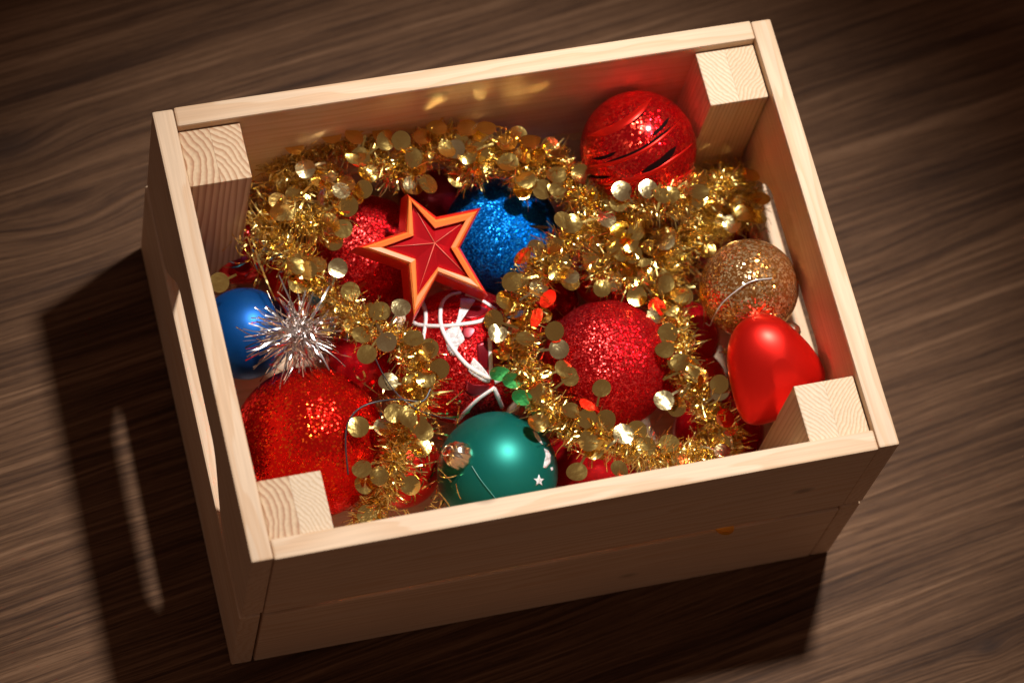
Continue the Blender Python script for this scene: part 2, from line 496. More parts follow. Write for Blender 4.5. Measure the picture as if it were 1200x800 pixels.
def shell_patch(name, pts, c, R, mat, parent, lift=0.0003, soft=False):
    if soft: pts = [(p.x, p.y) for p in catmull([(x, y, 0) for x, y in list(pts) + [pts[0]]], 3)[:-1]]
    """a thin patch lying on a ball: outline filled by rings drawn in towards its centre"""
    bm = bmesh.new()
    n = len(pts)
    cx = sum(p[0] for p in pts) / n; cy = sum(p[1] for p in pts) / n
    rings = []
    for s in (1.0, 0.75, 0.5, 0.25):
        rings.append([bm.verts.new(on_ball(cx + (p[0] - cx) * s, cy + (p[1] - cy) * s, c, R + lift) - c) for p in pts])
    mid = bm.verts.new(on_ball(cx, cy, c, R + lift) - c)
    for i in range(3):
        for k in range(n):
            bm.faces.new((rings[i][k], rings[i][(k + 1) % n], rings[i + 1][(k + 1) % n], rings[i + 1][k]))
    for k in range(n):
        bm.faces.new((rings[3][k], rings[3][(k + 1) % n], mid))
    # skirt down into the ball so that the patch has an edge
    low = [bm.verts.new((on_ball(p[0], p[1], c, R + lift) - c).normalized() * (R - 0.0003)) for p in pts]
    for k in range(n):
        bm.faces.new((low[k], low[(k + 1) % n], rings[0][(k + 1) % n], rings[0][k]))
    bmesh.ops.recalc_face_normals(bm, faces=bm.faces)
    return from_bm(name, bm, mat, parent, (0, 0, 0), smooth=True)

def ball_line(name, pts, c, R, r, mat, parent):
    P = catmull([(p[0], p[1], 0) for p in pts], 6)
    Q = [on_ball(p.x, p.y, c, R + r * 0.3) - c for p in P]
    bm = bmesh.new()
    tube(bm, Q, r, 6, flat=0.6, up=lambda p: p.normalized())
    return from_bm(name, bm, mat, parent, (0, 0, 0), smooth=True)

def hang_cap(parent, c, R, dirv, mat=None, r=0.0062, h=0.0085):
    d = dirv.normalized()
    bm = bmesh.new()
    lathe(bm, [(r * 0.98, R - 0.0012 - 0.0), (r * 1.05, R), (r, R + 0.0010), (r * 0.96, R + h * 0.45), (r * 0.86, R + h * 0.7), (r * 0.55, R + h * 0.92), (r * 0.2, R + h)], Vector((0, 0, 0)), d, 48, 0.045, 12)
    cp = from_bm('hanger_cap', bm, mat or M['cap'], parent, (0, 0, 0), smooth=True)
    bm = bmesh.new()
    a = d.orthogonal().normalized()
    pts = [d * (R + h * 0.9 + 0.0028 - 0.0028 * math.cos(t)) + a * 0.0028 * math.sin(t) for t in [i / 16 * 2 * math.pi for i in range(17)]]
    tube(bm, pts, 0.00035, 5)
    from_bm('hanger_loop', bm, mat or M['cap'], cp, (0, 0, 0), smooth=True)
    return cp

# big red glitter ball, front left
bauble('bauble', 362, 519, 0.0735, 0.0368, M['red_coarse'], 'large bright red sparkling ball in the corner under the silver tuft')
# blue satin ball at the left wall
bauble('bauble', 287, 391, 0.058, 0.0226, M['blue_satin'], 'smooth satin blue ball against the left wall of the crate')
# blue glitter ball
bauble('bauble', 588, 277, 0.067, 0.0298, M['blue_fine'], 'blue glitter ball behind the red star')
# centre red glitter ball
bauble('bauble', 712, 428, 0.072, 0.0322, M['red_fine'], 'fine red glitter ball in the middle, ringed by the gold garland')
# red glitter ball behind the star
bauble('bauble', 430, 298, 0.055, 0.0295, M['red_fine'], 'red glitter ball half hidden behind the left arm of the star')

# ball with cut stripes at the back
e, c = bauble('bauble', 748, 175, 0.1125, 0.0290, M['red_stripe'], 'red sparkling ball with dark slanting slits by the back wall', True)
R = 0.0290
def slit(x0, y0, x1, y1, wd, bow):
    n = 14
    dx, dy = x1 - x0, y1 - y0
    L = math.hypot(dx, dy); nx, ny = -dy / L, dx / L
    up, dn = [], []
    for i in range(n + 1):
        t = i / n
        b = bow * 4 * t * (1 - t)
        hw = wd * (min(1, 5 * t) * min(1, 5 * (1 - t))) * 0.5 + 0.25
        cx, cy = x0 + dx * t + nx * b, y0 + dy * t + ny * b
        up.append((cx + nx * hw, cy + ny * hw)); dn.append((cx - nx * hw, cy - ny * hw))
    return up, dn
def slit_ob(*a):
    up, dn = slit(*a)
    bm = bmesh.new()
    A = [bm.verts.new(on_ball(p[0], p[1], c, R + 0.0002) - c) for p in up]
    B = [bm.verts.new(on_ball(p[0], p[1], c, R + 0.0002) - c) for p in dn]
    for i in range(len(A) - 1):
        bm.faces.new((A[i], A[i + 1], B[i + 1], B[i]))
    bmesh.ops.recalc_face_normals(bm, faces=bm.faces)
    from_bm('slit', bm, M['slit'], e, (0, 0, 0), smooth=True)
def band_ob(*a):
    up, dn = slit(*a)
    bm = bmesh.new()
    cols = []
    for p, q in zip(up, dn):
        cols.append([bm.verts.new(on_ball(p[0] + (q[0] - p[0]) * t, p[1] + (q[1] - p[1]) * t, c, R + h) - c) for t, h in ((0, -.0001), (.15, .0003), (.5, .0004), (.85, .0003), (1, -.0001))])
    for a0, b0 in zip(cols, cols[1:]):
        for i in range(4): bm.faces.new((a0[i], b0[i], b0[i + 1], a0[i + 1]))
    bmesh.ops.recalc_face_normals(bm, faces=bm.faces)
    from_bm('satin_band', bm, M['red_satin'], e, (0, 0, 0), smooth=True)
band_ob(688, 160, 764, 114, 10, 9)
band_ob(684, 196, 798, 140, 5, 14)
band_ob(700, 216, 812, 168, 6, 13)
band_ob(722, 234, 815, 196, 6, 10)
slit_ob(708, 191, 786, 149, 4.5, 7)
slit_ob(752, 202, 793, 171, 7, 4)
slit_ob(718, 152, 757, 130, 2.6, 3)
slit_ob(762, 160, 784, 138, 3.6, 2)
slit_ob(694, 186, 722, 178, 3.2, 2.5)
slit_ob(688, 205, 716, 207, 2.4, 2)

# gold glitter ball with its thread
e, c = bauble('bauble', 878, 338, 0.106, 0.0243, M['gold_glitter'], 'coarse gold glitter ball with a clear thread by the right wall', True)
bm = bmesh.new()
pts = catmull([(c := c) and on_ball(x, y, c, 0.0243 + h) - c for x, y, h in ((905, 326, 0.0006), (880, 330, 0.0012), (860, 343, 0.003), (846, 356, 0.004), (836, 372, 0.004), (827, 386, 0.002), (818, 385, 0.003))], 8)
tube(bm, pts, 0.0003, 6)
from_bm('hanging_thread', bm, M['thread'], e, (0, 0, 0), smooth=True)

# white-patterned red ball
WR = 0.0338
e, c = bauble('bauble', 543, 417, 0.0585, WR, M['red_fine'], 'red glitter ball with a white looping flower pattern, below the star', True)
def Z4(L): return [(480 + x / 5, 340 + y / 5) for x, y in L]
for L in ([(20, 190), (60, 205), (190, 210), (300, 200), (400, 185), (460, 160), (500, 120)],
          [(300, 15), (235, 30), (190, 80), (180, 170), (200, 250), (260, 350), (350, 450), (470, 520)],
          [(330, 25), (380, 40), (440, 70), (510, 115)],
          [(70, 60), (90, 110), (95, 170), (88, 230), (80, 290)],
          [(468, 280), (472, 330), (475, 420), (480, 520)],
          [(600, 300), (640, 360), (645, 410), (610, 480), (500, 540)],
          [(500, 570), (400, 640), (330, 710), (270, 780)],
          [(495, 575), (520, 630), (545, 690)]):
    ball_line('painted_line', Z4(L), c, WR, 0.0011, M['white_line'], e)
for L in ([(300, 50), (340, 48), (385, 60), (340, 105), (300, 160), (288, 200), (300, 240), (322, 290), (285, 330), (270, 380), (232, 372), (206, 270), (215, 235), (250, 215), (275, 180), (292, 110)],
          [(375, 395), (420, 440), (465, 500), (468, 540), (420, 532), (345, 475), (355, 440)]):
    shell_patch('glitter_patch', Z4(L), c, WR, M['white_glitter'], e, 0.0004, True)
for L in ([(310, 220), (345, 212), (388, 222), (378, 255), (345, 285), (310, 268)],
          [(345, 100), (400, 92), (460, 112), (430, 145), (390, 160), (320, 160)],
          [(395, 310), (455, 300), (462, 400), (455, 470), (405, 420)],
          [(490, 300), (560, 320), (590, 380), (520, 470), (490, 460)],
          [(330, 530), (380, 555), (470, 560), (440, 600), (370, 620), (325, 590)]):
    shell_patch('petal', Z4(L), c, WR, M['red_dark'], e, 0.0003, True)

# green ball
GR = 0.0296
e, c = bauble('bauble', 583, 553, 0.061, GR, M['green_satin'], 'smooth teal green ball with silver star and moon prints at the front wall', True)
capdir = on_ball(546, 533, c, GR) - c
hang_cap(e, c, GR, capdir + CR * -0.004, r=0.0066, h=0.0085)
def Z8(L): return [(480 + x / 4, 440 + y / 4) for x, y in L]
star = []
for k in range(10):
    a = math.pi / 2 + k * math.pi / 5
    rr = 7.2 if k % 2 == 0 else 3.0
    star.append((632 + rr * math.cos(a) * 0.9, 563 - rr * math.sin(a)))
shell_patch('printed_star', star, c, GR, M['white_glitter'], e, 0.0003)
shell_patch('printed_moon', Z8([(632, 340), (650, 350), (664, 372), (660, 410), (640, 434), (628, 430), (634, 400), (640, 372)]), c, GR, M['white_glitter'], e, 0.0003)
shell_patch('printed_moon', Z8([(580, 258), (596, 266), (612, 290), (626, 322), (610, 310), (590, 285)]), c, GR, M['white_glitter'], e, 0.0003)
shell_patch('printed_dot', Z8([(664, 430), (672, 428), (674, 440), (666, 446)]), c, GR, M['white_glitter'], e, 0.0003)
bm = bmesh.new()
tube(bm, catmull([on_ball(x, y, c, GR + 0.0004) - c for x, y in ((553, 546), (562, 560), (572, 573), (584, 588))], 6), 0.00018, 5)
from_bm('hanging_thread', bm, M['thread_green'], e, (0, 0, 0), smooth=True)

# balls glimpsed below
bauble('bauble', 283, 288, 0.040, 0.0200, M['red_gloss'], 'small red ball low in the corner beside the back left post')
bauble('bauble', 688, 545, 0.038, 0.0255, M['red_gloss'], 'glossy red ball low at the front wall, right of the green ball')
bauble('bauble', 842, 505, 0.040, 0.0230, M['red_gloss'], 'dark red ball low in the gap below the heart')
bauble('bauble', 470, 548, 0.034, 0.0200, M['red_satin'], 'red ball low under the garland, left of the green ball')
bauble('bauble', 718, 316, 0.048, 0.0210, M['red_satin'], 'red ball glimpsed under the garland above the middle red ball')
bauble('bauble', 800, 395, 0.036, 0.0190, M['red_gloss'], 'red ball low under the garland between the middle ball and gold ball')
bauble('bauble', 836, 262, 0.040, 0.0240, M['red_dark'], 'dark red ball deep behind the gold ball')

bauble('bauble', 356, 330, 0.036, 0.0190, M['red_satin'], 'small red ball deep under the garland, right of the satin blue ball')
bauble('bauble', 640, 356, 0.032, 0.0170, M['red_gloss'], 'small red ball deep under the garland between the white-patterned and middle balls')
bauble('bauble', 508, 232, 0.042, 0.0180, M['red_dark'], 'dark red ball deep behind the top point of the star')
bauble('bauble', 425, 425, 0.034, 0.0190, M['red_gloss'], 'small red ball deep between the large red ball and the white-patterned ball')
bauble('bauble', 812, 448, 0.030, 0.0170, M['red_satin'], 'small red ball deep in the gap left of the heart')
# ------------------------------------------------------------------ heart
hc = at(908, 434, 0.111)
hn = (-CF * 0.96 + CU * 0.02 + CR * 0.30).normalized()
HPX = [(893, 366), (878, 369), (864, 379), (855, 396), (852, 416), (854, 440), (859, 465), (866, 486), (874, 497), (886, 500), (904, 496), (925, 487), (946, 473), (961, 458), (967, 443), (964, 428), (955, 413), (945, 400), (933, 388), (920, 376), (907, 368)]
hout = catmull([on_plane(x, y, hc, hn) - hc for x, y in HPX + HPX[:1]], 5)[:-1]
hpn, hpt = on_plane(929, 392, hc, hn) - hc, on_plane(877, 498, hc, hn) - hc
hy = (hpn - hpt).normalized(); hx = hy.cross(hn).normalized()
mid = hc
bm = bmesh.new()
NT, NS = len(hout), 28
cen2 = hpn * 0.55 + hpt * 0.45
rings = []
for j in range(1, NS):
    ph = -math.pi / 2 + math.pi * j / NS
    sc2, zz = math.cos(ph), math.sin(ph)
    ring = []
    for i in range(NT):
        p = cen2 + (hout[i] - cen2) * sc2
        u_ = (p - hpt).dot(hy) / (hpn - hpt).length      # 0 at the tip, 1 at the notch
        v_ = (p - hpt).dot(hx) / 0.024
        th = 0.0185 * (0.60 + 0.42 * min(1.05, max(0, u_)))
        th *= 1 - 0.0 * math.exp(-(v_ / 0.28) ** 2) * min(1, max(0, u_ - 0.35) / 0.65)
        ring.append(bm.verts.new(p + hn * (zz * th)))
    rings.append(ring)
for j in range(len(rings) - 1):
    for i in range(NT):
        bm.faces.new((rings[j][i], rings[j][(i + 1) % NT], rings[j + 1][(i + 1) % NT], rings[j + 1][i]))
bm.faces.new(rings[0][::-1]); bm.faces.new(rings[-1])
for _ in range(14):
    bmesh.ops.smooth_vert(bm, verts=bm.verts, factor=0.5, use_axis_x=True, use_axis_y=True, use_axis_z=True)
bmesh.ops.recalc_face_normals(bm, faces=bm.faces)
heart = empty('heart_ornament', mid)
tag(heart, 'puffy satin red heart leaning on the front right post below the gold ball', 'heart')
from_bm('heart_body', bm, M['red_satin'], heart, (0, 0, 0), smooth=True)
bm = bmesh.new()
cd = (hy * 0.9 - hn * 0.25 + hx * 0.05).normalized()
lathe(bm, [(0.0042, 0), (0.0046, 0.001), (0.0044, 0.005), (0.0032, 0.0065), (0.001, 0.007)], hpn - hy * 0.001 - hn * 0.004, cd, 32, 0.05, 10)
from_bm('hanger_cap', bm, M['cap'], heart, (0, 0, 0), smooth=True)
BALLS.append((mid - hn * 0.004, 0.019))

# ------------------------------------------------------------------ star
sc_ = at(508, 292, 0.1135)
sn = (-CF + CU * 0.15 + CR * 0.26).normalized()
def S(x, y, d=0.0, k=1.0):
    return on_plane(400 + x / 5, 220 + y / 5, sc_ + sn * d, sn) - sc_
outer_px = [(392, 50), (555, 188), (795, 138), (682, 352), (832, 605), (566, 498), (425, 748), (398, 446), (122, 350), (384, 262)]
inner_px = [(413, 88), (548, 240), (724, 196), (640, 350), (747, 526), (566, 464), (446, 626), (437, 418), (243, 350), (425, 282)]
cen_px = (548, 325)
stobj = empty('star_ornament', sc_)
tag(stobj, 'red five-pointed star with a raised orange-edged rim lying on the baubles', 'star')
def lerp2(a, b, t): return (a[0] + (b[0] - a[0]) * t, a[1] + (b[1] - a[1]) * t)
# rim: a raised ridge with an outer chamfer
bm = bmesh.new()
lv = []
for ring_px, d in ((outer_px, -0.0004),
                   ([lerp2(o, i, 0.30) for o, i in zip(outer_px, inner_px)], 0.0006), ([lerp2(o, i, 0.9) for o, i in zip(outer_px, inner_px)], 0.0), (inner_px, -0.0012)):
    lv.append([bm.verts.new(S(*p, d)) for p in ring_px])
for a in range(len(lv) - 1):
    for k in range(10):
        bm.faces.new((lv[a][k], lv[a][(k + 1) % 10], lv[a + 1][(k + 1) % 10], lv[a + 1][k]))
bmesh.ops.recalc_face_normals(bm, faces=bm.faces)
from_bm('rim', bm, M['star_rim'], stobj, (0, 0, 0))
# side walls and back
bm = bmesh.new()
top = [bm.verts.new(S(*lerp2(o, i, -0.34), -0.0045)) for o, i in zip(outer_px, inner_px)]
low = [bm.verts.new(S(*lerp2(o, i, -0.40), -0.0045) - sn * 0.0130) for o, i in zip(outer_px, inner_px)]
up1 = [bm.verts.new(S(*lerp2(o, i, -0.22), -0.0018)) for o, i in zip(outer_px, inner_px)]
up0 = [bm.verts.new(S(*lerp2(o, i, 0.03), -0.0005)) for o, i in zip(outer_px, inner_px)]
for k in range(10):
    bm.faces.new((up0[k], up0[(k + 1) % 10], up1[(k + 1) % 10], up1[k]))
    bm.faces.new((up1[k], up1[(k + 1) % 10], top[(k + 1) % 10], top[k]))
    bm.faces.new((top[k], top[(k + 1) % 10], low[(k + 1) % 10], low[k]))
bm.faces.new(low)
bmesh.ops.recalc_face_normals(bm, faces=bm.faces)
from_bm('side_wall', bm, M['star_side'], stobj, (0, 0, 0))
# faceted face
bm = bmesh.new()
iv = [bm.verts.new(S(*p, -0.0030)) for p in inner_px]
cv = bm.verts.new(S(*cen_px, 0.0012))
iw = [bm.verts.new(S(*p, -0.0010)) for p in inner_px]
for k in range(10):
    bm.faces.new((iv[k], iv[(k + 1) % 10], cv))
    bm.faces.new((iv[k], iv[(k + 1) % 10], iw[(k + 1) % 10], iw[k]))
bmesh.ops.recalc_face_normals(bm, faces=bm.faces)
from_bm('faceted_face', bm, M['star_face'], stobj, (0, 0, 0))
for k in (0, 2, 4, 6, 8):
    bm = bmesh.new()
    p0 = S(*cen_px, 0.0013); p1 = S(*inner_px[k], -0.0028)
    tube(bm, [p0, p0.lerp(p1, 0.5), p1], lambda t: 0.00024 * (1 - 0.6 * t), 6)
    from_bm('ridge', bm, M['star_ridge_glint'], stobj, (0, 0, 0), smooth=True)
STAR = (sc_, sn)

# ------------------------------------------------------------------ silver tinsel tuft
def ribbons(roots, dirs, lengths, widths, curl, seg=4, seed=1, crimp=0.0):
    """many thin bent foil strips as one mesh"""
    r = np.random.default_rng(seed)
    n = len(roots)
    d = dirs / np.linalg.norm(dirs, axis=1, keepdims=True)
    a = np.cross(d, r.normal(size=(n, 3))); a /= np.linalg.norm(a, axis=1, keepdims=True)
    side = np.cross(d, a)
    V = np.zeros((n, seg + 1, 2, 3))
    p = roots.copy(); cd = d.copy(); ca = a.copy()
    L = lengths / seg
    ang = curl * r.normal(size=n) / seg
    for s in range(seg + 1):
        wv = widths * (1 - 0.25 * s / seg)
        tw = r.normal(size=n) * 0.5
        sv = side * np.cos(tw)[:, None] + ca * np.sin(tw)[:, None]
        V[:, s, 0] = p - sv * wv[:, None] / 2
        V[:, s, 1] = p + sv * wv[:, None] / 2
        an = ang + (crimp * (1 if s % 2 else -1)) * (0.6 + 0.4 * r.random(n))
        c_, s_ = np.cos(an)[:, None], np.sin(an)[:, None]
        cd, ca = cd * c_ + ca * s_, ca * c_ - cd * s_
        p = p + cd * L[:, None]
    V = V.reshape(-1, 3)
    base = (np.arange(n) * (seg + 1) * 2)[:, None, None]
    q = np.array([[2 * s, 2 * s + 1, 2 * s + 3, 2 * s + 2] for s in range(seg)])[None]
    F = (base + q).reshape(-1, 4)
    return V, F

def ribbon_ob(name, V, F, mat, parent, loc):
    me = bpy.data.meshes.new(name)
    me.vertices.add(len(V)); me.vertices.foreach_set('co', V.astype(np.float32).ravel())
    me.loops.add(F.size); me.loops.foreach_set('vertex_index', F.astype(np.int32).ravel())
    me.polygons.add(len(F))
    me.polygons.foreach_set('loop_start', np.arange(0, F.size, 4, dtype=np.int32))
    me.update(calc_edges=True); me.validate()
    return mesh_ob(name, me, mat, parent, loc)

tc_ = at(352, 388, 0.108)
n = 240
dirs = rng.normal(size=(n, 3))
dirs = dirs * 0.75 + np.array(-CF) * 0.25
extra = np.array([np.array(-CU) * 1.0 + np.array(CR) * rng.normal() * 0.6 + rng.normal(size=3) * 0.25 for _ in range(50)])
extra2 = np.array([np.array(-CU) * 0.8 - np.array(CR) * 0.9 + rng.normal(size=3) * 0.18 for _ in range(16)])
dirs = np.concatenate([dirs, extra, extra2])
n = len(dirs)
V, F = ribbons(rng.normal(size=(n, 3)) * 0.0022, dirs, np.concatenate([rng.uniform(0.010, 0.029, n - 16), rng.uniform(0.024, 0.034, 16)]), rng.uniform(0.0006, 0.0011, n), 1.0, 5, 3)
tuft = empty('tinsel_tuft', tc_)
tag(tuft, 'spiky silver tinsel tuft between the satin blue ball and the large red ball', 'tinsel')
tag(ribbon_ob('foil_strips', V, F, M['silver_tinsel'], tuft, (0, 0, 0)), kind='stuff')
bm = bmesh.new()
bmesh.ops.create_icosphere(bm, subdivisions=2, radius=0.0024)
from_bm('tied_core', bm, M['silver_tinsel'], tuft, (0, 0, 0), smooth=True)

# ------------------------------------------------------------------ gold garland
GREEN, MIDRED = at(583, 553, 0.061), at(712, 428, 0.072)
PATH = [(425, 606, .060), (448, 575, .075), (462, 540, .092), (470, 500, .100), (490, 465, .104), (492, 425, .106), (462, 398, .106), (425, 378, .102),
        (385, 350, .088), (358, 322, .086), (338, 296, .086), (312, 270, .080), (335, 248, .086), (372, 266, .094), (392, 225, .098), (360, 205, .098), (328, 205, .092), (345, 178, .098), (400, 168, .104),
        (436, 182, .104), (470, 206, .100), (492, 178, .106), (530, 166, .106), (552, 204, .102), (585, 172, .108), (612, 212, .104), (648, 186, .106), (672, 226, .106), (720, 246, .100), (765, 240, .098),
        (810, 225, .094), (855, 212, .086), (880, 240, .080), (850, 262, .078), (812, 275, .082), (785, 305, .084), (775, 345, .086), (792, 385, .088), (800, 430, .088),
        (822, 470, .086), (850, 505, .078), (845, 530, .070), (800, 535, .085), (755, 532, .092), (715, 515, .096), (678, 505, .090), (648, 485, .088), (625, 455, .086),
        (610, 415, .086), (608, 375, .088), (620, 335, .098), (648, 300, .110), (685, 268, .108), (722, 258, .102), (748, 282, .096), (752, 312, .090), (728, 330, .088), (700, 318, .090), (700, 290, .094), (735, 300, .096), (770, 290, .094), (805, 262, .090), (835, 240, .086)]
pts = []
for p in catmull([(x, y, z * 1000) for x, y, z in PATH], 14):
    z = p.z / 1000
    for _ in range(40):
        q = at(p.x, p.y, z)
        if all((q - bc).length > br + 0.0045 for bc, br in BALLS): break
        z += 0.0015
    pts.append(q)
# even spacing
seglen = [0]
for a, b in zip(pts, pts[1:]): seglen.append(seglen[-1] + (b - a).length)
TOT = seglen[-1]
arr = np.array([list(p) for p in pts]); sl = np.array(seglen)
def along(s):
    return np.stack([np.interp(s, sl, arr[:, k]) for k in range(3)], -1)
garland = empty('tinsel_garland', Vector(arr[0]))
tag(garland, 'shiny gold tinsel garland hung with round sequins, winding over the baubles', 'garland')
G0 = arr[0]
bm = bmesh.new()
tube(bm, [Vector(p) - Vector(G0) for p in along(np.linspace(0, TOT, 420))], 0.0007, 5)
from_bm('core_cord', bm, M['gold_foil'], garland, (0, 0, 0), smooth=True)

N = int(TOT * 48000)
s = rng.uniform(0, TOT, N)
P0 = along(s); T = along(np.minimum(s + 0.004, TOT)) - along(np.maximum(s - 0.004, 0))
T /= np.linalg.norm(T, axis=1, keepdims=True)
d = rng.normal(size=(N, 3)); d -= T * np.sum(d * T, 1, keepdims=True)
d /= np.linalg.norm(d, axis=1, keepdims=True)
d += T * rng.normal(size=(N, 1)) * 0.5
V, F = ribbons(P0 - G0, d, rng.uniform(0.005, 0.0125, N) * np.where(rng.random(N) < 0.3, 1.45, 1.0), rng.uniform(0.00035, 0.0007, N), 3.2, 4, 5, crimp=0.7)
tag(ribbon_ob('foil_strips', V, F, M['gold_tinsel'], garland, (0, 0, 0)), kind='stuff')

# long loose strands hanging at the left end and beside the gold ball
roots, dd, ll = [], [], []
for _ in range(260):
    q = at(random.uniform(285, 350), random.uniform(195, 300), random.uniform(0.055, 0.095))
    roots.append(q); v = Vector((random.gauss(0, .3), random.gauss(-.5, .3), random.gauss(-0.2, .5))); dd.append(v); ll.append(random.uniform(.012, .03))
for _ in range(130):
    q = at(random.uniform(770, 825), random.uniform(265, 345), random.uniform(0.05, 0.09))
    roots.append(q); v = Vector((random.gauss(0, .3), random.gauss(-.5, .4), random.gauss(-0.2, .5))); dd.append(v); ll.append(random.uniform(.012, .03))
for _ in range(90):
    q = at(random.uniform(830, 895), random.uniform(205, 265), random.uniform(0.05, 0.08))
    roots.append(q); v = Vector((random.gauss(0, .5), random.gauss(-.2, .5), random.gauss(-0.1, .5))); dd.append(v); ll.append(random.uniform(.010, .022))
for _ in range(120):
    q = at(random.uniform(440, 540), random.uniform(470, 600), random.uniform(0.05, 0.085))
    roots.append(q); v = Vector((random.gauss(0, .6), random.gauss(0, .6), random.gauss(-0.1, .4))); dd.append(v); ll.append(random.uniform(.008, .02))
for _ in range(420):
    q = at(random.uniform(290, 900), random.uniform(180, 560), random.uniform(0.03, 0.07))
    if any((q - bc).length < br for bc, br in BALLS) or abs(q.x) > 0.135 or abs(q.y) > 0.095: continue
    roots.append(q); v = Vector((random.gauss(0, .6), random.gauss(0, .6), random.gauss(-0.1, .3))); dd.append(v); ll.append(random.uniform(.008, .02))
roots = np.array([list(q) for q in roots]); dd = np.array([list(q) for q in dd])
V, F = ribbons(roots - G0, dd, np.array(ll), rng.uniform(0.0005, 0.0011, len(ll)), 2.8, 9, 9, crimp=0.12)
tag(ribbon_ob('loose_strands', V, F, M['gold_tinsel'], garland, (0, 0, 0)), kind='stuff')

# sequins: a foil disc on a short stem
SR = 0.0050
def sequin_me(bend, stem, mat='gold_foil'):
    bm = bmesh.new()
    k = 20
    def cz(x, y): return bend * (x * x) / SR - bend * 0.3 * y * y / SR
    mid = bm.verts.new((0, 0, 0))
    r1 = [bm.verts.new((SR * .55 * math.cos(2 * math.pi * i / k), SR * .55 * math.sin(2 * math.pi * i / k), 0)) for i in range(k)]
    r2 = [bm.verts.new((SR * math.cos(2 * math.pi * i / k), SR * math.sin(2 * math.pi * i / k), 0)) for i in range(k)]
    for i in range(k):
        bm.faces.new((mid, r1[i], r1[(i + 1) % k]))
        bm.faces.new((r1[i], r2[i], r2[(i + 1) % k], r1[(i + 1) % k]))
    for v in bm.verts: v.co.z = cz(v.co.x, v.co.y)
    if stem:
        a = [bm.verts.new((-SR * 0.95 - stem * t, yy, cz(SR, 0) * 0.9 - 0.0016 * t * t)) for t in (0, .5, 1) for yy in (-.0006, .0006)]
        bm.faces.new((a[0], a[1], a[3], a[2])); bm.faces.new((a[2], a[3], a[5], a[4]))
    me = bpy.data.meshes.new('sequin')
    bm.to_mesh(me); bm.free()
    for p in me.polygons: p.use_smooth = True
    me.materials.append(M[mat])
    return me
SEQ = [sequin_me(b, st) for b in (0.05, 0.16, -0.14, 0.30, -0.25) for st in (0.006, 0.009)] + [sequin_me(b, .007, 'pale_foil') for b in (0.04, -0.12)]
SEQ_PALE = [sequin_me(b, .006, 'pale_foil') for b in (0.10, 0.16, -0.13)]
SEQ_FLAT = [sequin_me(b, st) for b in (0.03, -0.06, 0.12) for st in (0.005, 0.008)]

def place_sequin(p, nrm, toward, mesh, scale=1.0, name='sequin', parent=garland):
    nrm = nrm.normalized()
    xa = -(toward - nrm * toward.dot(nrm))
    if xa.length < 1e-6: xa = nrm.orthogonal()
    xa.normalize(); ya = nrm.cross(xa)
    o = bpy.data.objects.new(name, mesh)
    C.objects.link(o)
    if parent:
        o.parent = parent; p = p - Vector(G0)
    mm = Matrix.Identity(4)
    for i in range(3):
        mm[i][0] = xa[i] * scale; mm[i][1] = ya[i] * scale; mm[i][2] = nrm[i] * scale; mm[i][3] = p[i]
    o.matrix_local = mm
    return o

def nearest_core(p):
    k = np.argmin(np.sum((arr - np.array(p)) ** 2, 1))
    return Vector(arr[k])

# sequins that stand out: white = mirror the lamp, g = gold sheen, d = mirror the dark room, o = edge-on / warm
SPOTS = [(353, 315, 'w'), (396, 314, 'p'), (583, 390, 'w'), (778, 469, 'w'), (470, 360, 'p'), (655, 409, 'p'), (688, 490, 't'), (729, 224, 'p'), (760, 222, 'p'),
         (430, 150, 'w'), (374, 207, 'd'), (358, 198, 'p'), (408, 242, 'd'), (426, 222, 'd'), (515, 432, 'd'), (484, 185, 't'), (524, 175, 'g'), (562, 178, 'd'),
         (544, 160, 't'), (650, 388, 'd'), (661, 432, 't'), (668, 441, 'g'), (485, 396, 't'), (503, 408, 'g'), (455, 447, 'p'), (430, 415, 'g'), (445, 365, 'g'), (424, 392, 'g'),
         (721, 290, 'd'), (742, 298, 'd'), (793, 424, 'd'), (793, 476, 'd'), (845, 519, 'd'), (757, 523, 'g'), (710, 492, 'd'), (731, 508, 'w'), (784, 519, 'g'), (797, 540, 'g'),
         (257, 331, 'g'), (345, 229, 't'), (424, 549, 'g'), (426, 568, 'g'), (430, 603, 'g'), (632, 266, 'o'), (592, 352, 't'), (797, 346, 'g'), (882, 230, 'o'), (858, 262, 'p'),
         (872, 250, 'g'), (833, 190, 'o'), (862, 192, 'o'), (470, 165, 't'), (496, 160, 't'), (608, 158, 't'), (645, 172, 'g'), (652, 205, 'g'), (636, 222, 'g'),
         (402, 268, 'g'), (405, 215, 't'), (347, 312, 'g'), (372, 310, 't'), (484, 218, 'p'), (502, 216, 't'), (690, 228, 'd'), (700, 285, 'g'),
         (578, 375, 'd'), (676, 553, 'g'), (726, 550, 't'), (420, 500, 'g'), (490, 497, 'd'), (497, 505, 'g'), (705, 455, 'g'),
         (779, 410, 'g'), (746, 505, 't'), (820, 440, 'g'), (850, 490, 'g'), (843, 450, 'd'), (600, 330, 't'), (668, 330, 'g'), (660, 258, 'g'), (586, 438, 'n'), (601, 446, 'n'), (612, 466, 'n'), (612, 300, 'm'), (642, 350, 'm'), (628, 372, 'm'), (690, 475, 'm'), (770, 360, 'm'), (345, 172, 'c'), (388, 158, 'c'), (415, 160, 'c'), (448, 158, 'c'), (512, 150, 'c'), (548, 150, 'c'), (570, 150, 'c'), (622, 165, 'c'), (655, 180, 'c'),
         (880, 205, 'c'), (892, 232, 'c'), (888, 255, 'c')]
ldir = lambda p: (LAMP - p).normalized()
vdir = lambda p: (CAM - p).normalized()
def jit(v, a): return (v + Vector((random.gauss(0, a), random.gauss(0, a), random.gauss(0, a)))).normalized()
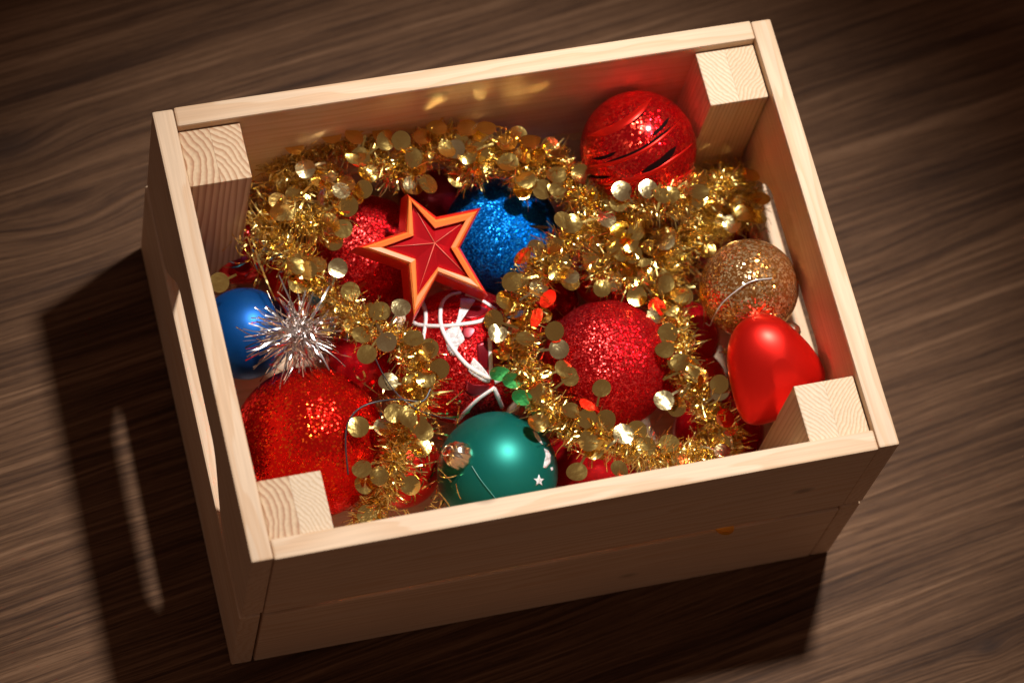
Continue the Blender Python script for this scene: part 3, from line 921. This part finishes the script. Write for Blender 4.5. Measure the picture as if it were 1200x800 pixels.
def off_by(v, lo, hi):
    a = math.radians(random.uniform(lo, hi)); th = random.uniform(0, 2 * math.pi)
    e1 = v.orthogonal().normalized(); e2 = v.cross(e1)
    return v * math.cos(a) + (e1 * math.cos(th) + e2 * math.sin(th)) * math.sin(a)
for (x, y, kd) in SPOTS:
    z = 0.075
    # height: that of the garland there, a little proud of it, clear of the balls
    best = min(range(0, len(pts), 3), key=lambda i: abs((pts[i] - CAM).dot(CR) / (pts[i] - CAM).dot(CF) * FPX + 600 - x) + abs(400 - (pts[i] - CAM).dot(CU) / (pts[i] - CAM).dot(CF) * FPX - y))
    z = pts[best].z + random.uniform(0.006, 0.011) + (0.004 if kd == 'c' else 0)
    for _ in range(30):
        q = at(x, y, z)
        if all((q - bc).length > br + 0.0035 for bc, br in BALLS): break
        z += 0.0015
    h = (ldir(q) + vdir(q)).normalized()
    if kd == 'w': nv = jit(h, 0.02)
    elif kd == 'p': nv = off_by(h, 10, 13)
    elif kd == 'g': nv = off_by(h, 12, 18)
    elif kd == 't': nv = off_by(h, 17, 23)
    elif kd in 'nm':     # mirrors the green ball / the middle red ball
        tb = GREEN if kd == 'n' else MIDRED
        nv = (vdir(q) + (tb + Vector((0, 0, 0.02)) - q).normalized()).normalized()
    elif kd == 'c':      # throws the lamp's light back at the wall
        tgt = Vector((q.x + random.uniform(-.012, .012), 0.105, q.z + random.uniform(0.008, 0.026))) if x < 780 else Vector((0.145, q.y + 0.01, q.z + random.uniform(0.012, 0.03)))
        nv = (ldir(q) + (tgt - q).normalized()).normalized()
    elif kd == 'd': nv = jit((vdir(q) + Vector((-0.35, 0.1, 0))).normalized(), 0.06)
    else: nv = jit(Vector((0.1, 0.75, 0.55)), 0.08)
    place_sequin(q, nv, nearest_core(q) - q, random.choice(SEQ_PALE if kd in 'pw' else SEQ_FLAT), random.uniform(0.93, 1.05))
nrest = 0
while nrest < 188:
    sdist = random.uniform(0, TOT)
    core = Vector(along(np.array([sdist]))[0])
    dv = Vector((random.gauss(-0.1, .8), random.gauss(-0.15, .8), random.gauss(0.75, 0.6))).normalized()
    q = core + dv * random.uniform(0.009, 0.0150)
    if any((q - bc).length < br + 0.002 for bc, br in BALLS): continue
    if abs(q.x) > 0.139 or abs(q.y) > 0.099: continue
    nrest += 1
    hq = (ldir(q) + vdir(q)).normalized()
    while True:
        nv = off_by(hq, 9, 22) if random.random() < 0.62 else jit(Vector((0, 0, 1)) * 0.5 + dv * 0.2, 0.5)
        if abs(nv.dot(hq)) < 0.984 or random.random() < 0.06: break
    place_sequin(q, nv, core - q, random.choice(SEQ), random.uniform(0.9, 1.05))

# a sequin caught in the slot of the front boards
o = place_sequin(Vector((0.0845, -0.1146, 0.0718)), Vector((0.05, 0.32, 0.94)), Vector((-0.3, 0.9, 0.0)), SEQ_FLAT[0], 0.95, 'loose_sequin', None)
tag(o, 'single sequin poking out of the slot between the front boards', 'sequin')

# ------------------------------------------------------------------ loose hanging threads
def thread(label, ctrl, mat, r=0.00035):
    P = catmull([at(*p) for p in ctrl], 10)
    bm = bmesh.new()
    tube(bm, [p - P[0] for p in P], r, 6)
    o = from_bm('hanging_thread', bm, mat, None, P[0], smooth=True)
    tag(o, label, 'thread')
thread('dark looped thread on the large red ball, left of the gold garland', [(408, 556, .100), (405, 520, .107), (408, 495, .110), (422, 478, .111), (445, 470, .111), (470, 468, .112), (495, 470, .112), (505, 455, .112)], M['thread_dark'], 0.00045)
thread('thin dark thread across the garland above the teal green ball', [(440, 420, .112), (450, 440, .114), (466, 462, .115), (490, 480, .114), (515, 488, .108), (535, 492, .104)], M['thread_dark'], 0.0003)
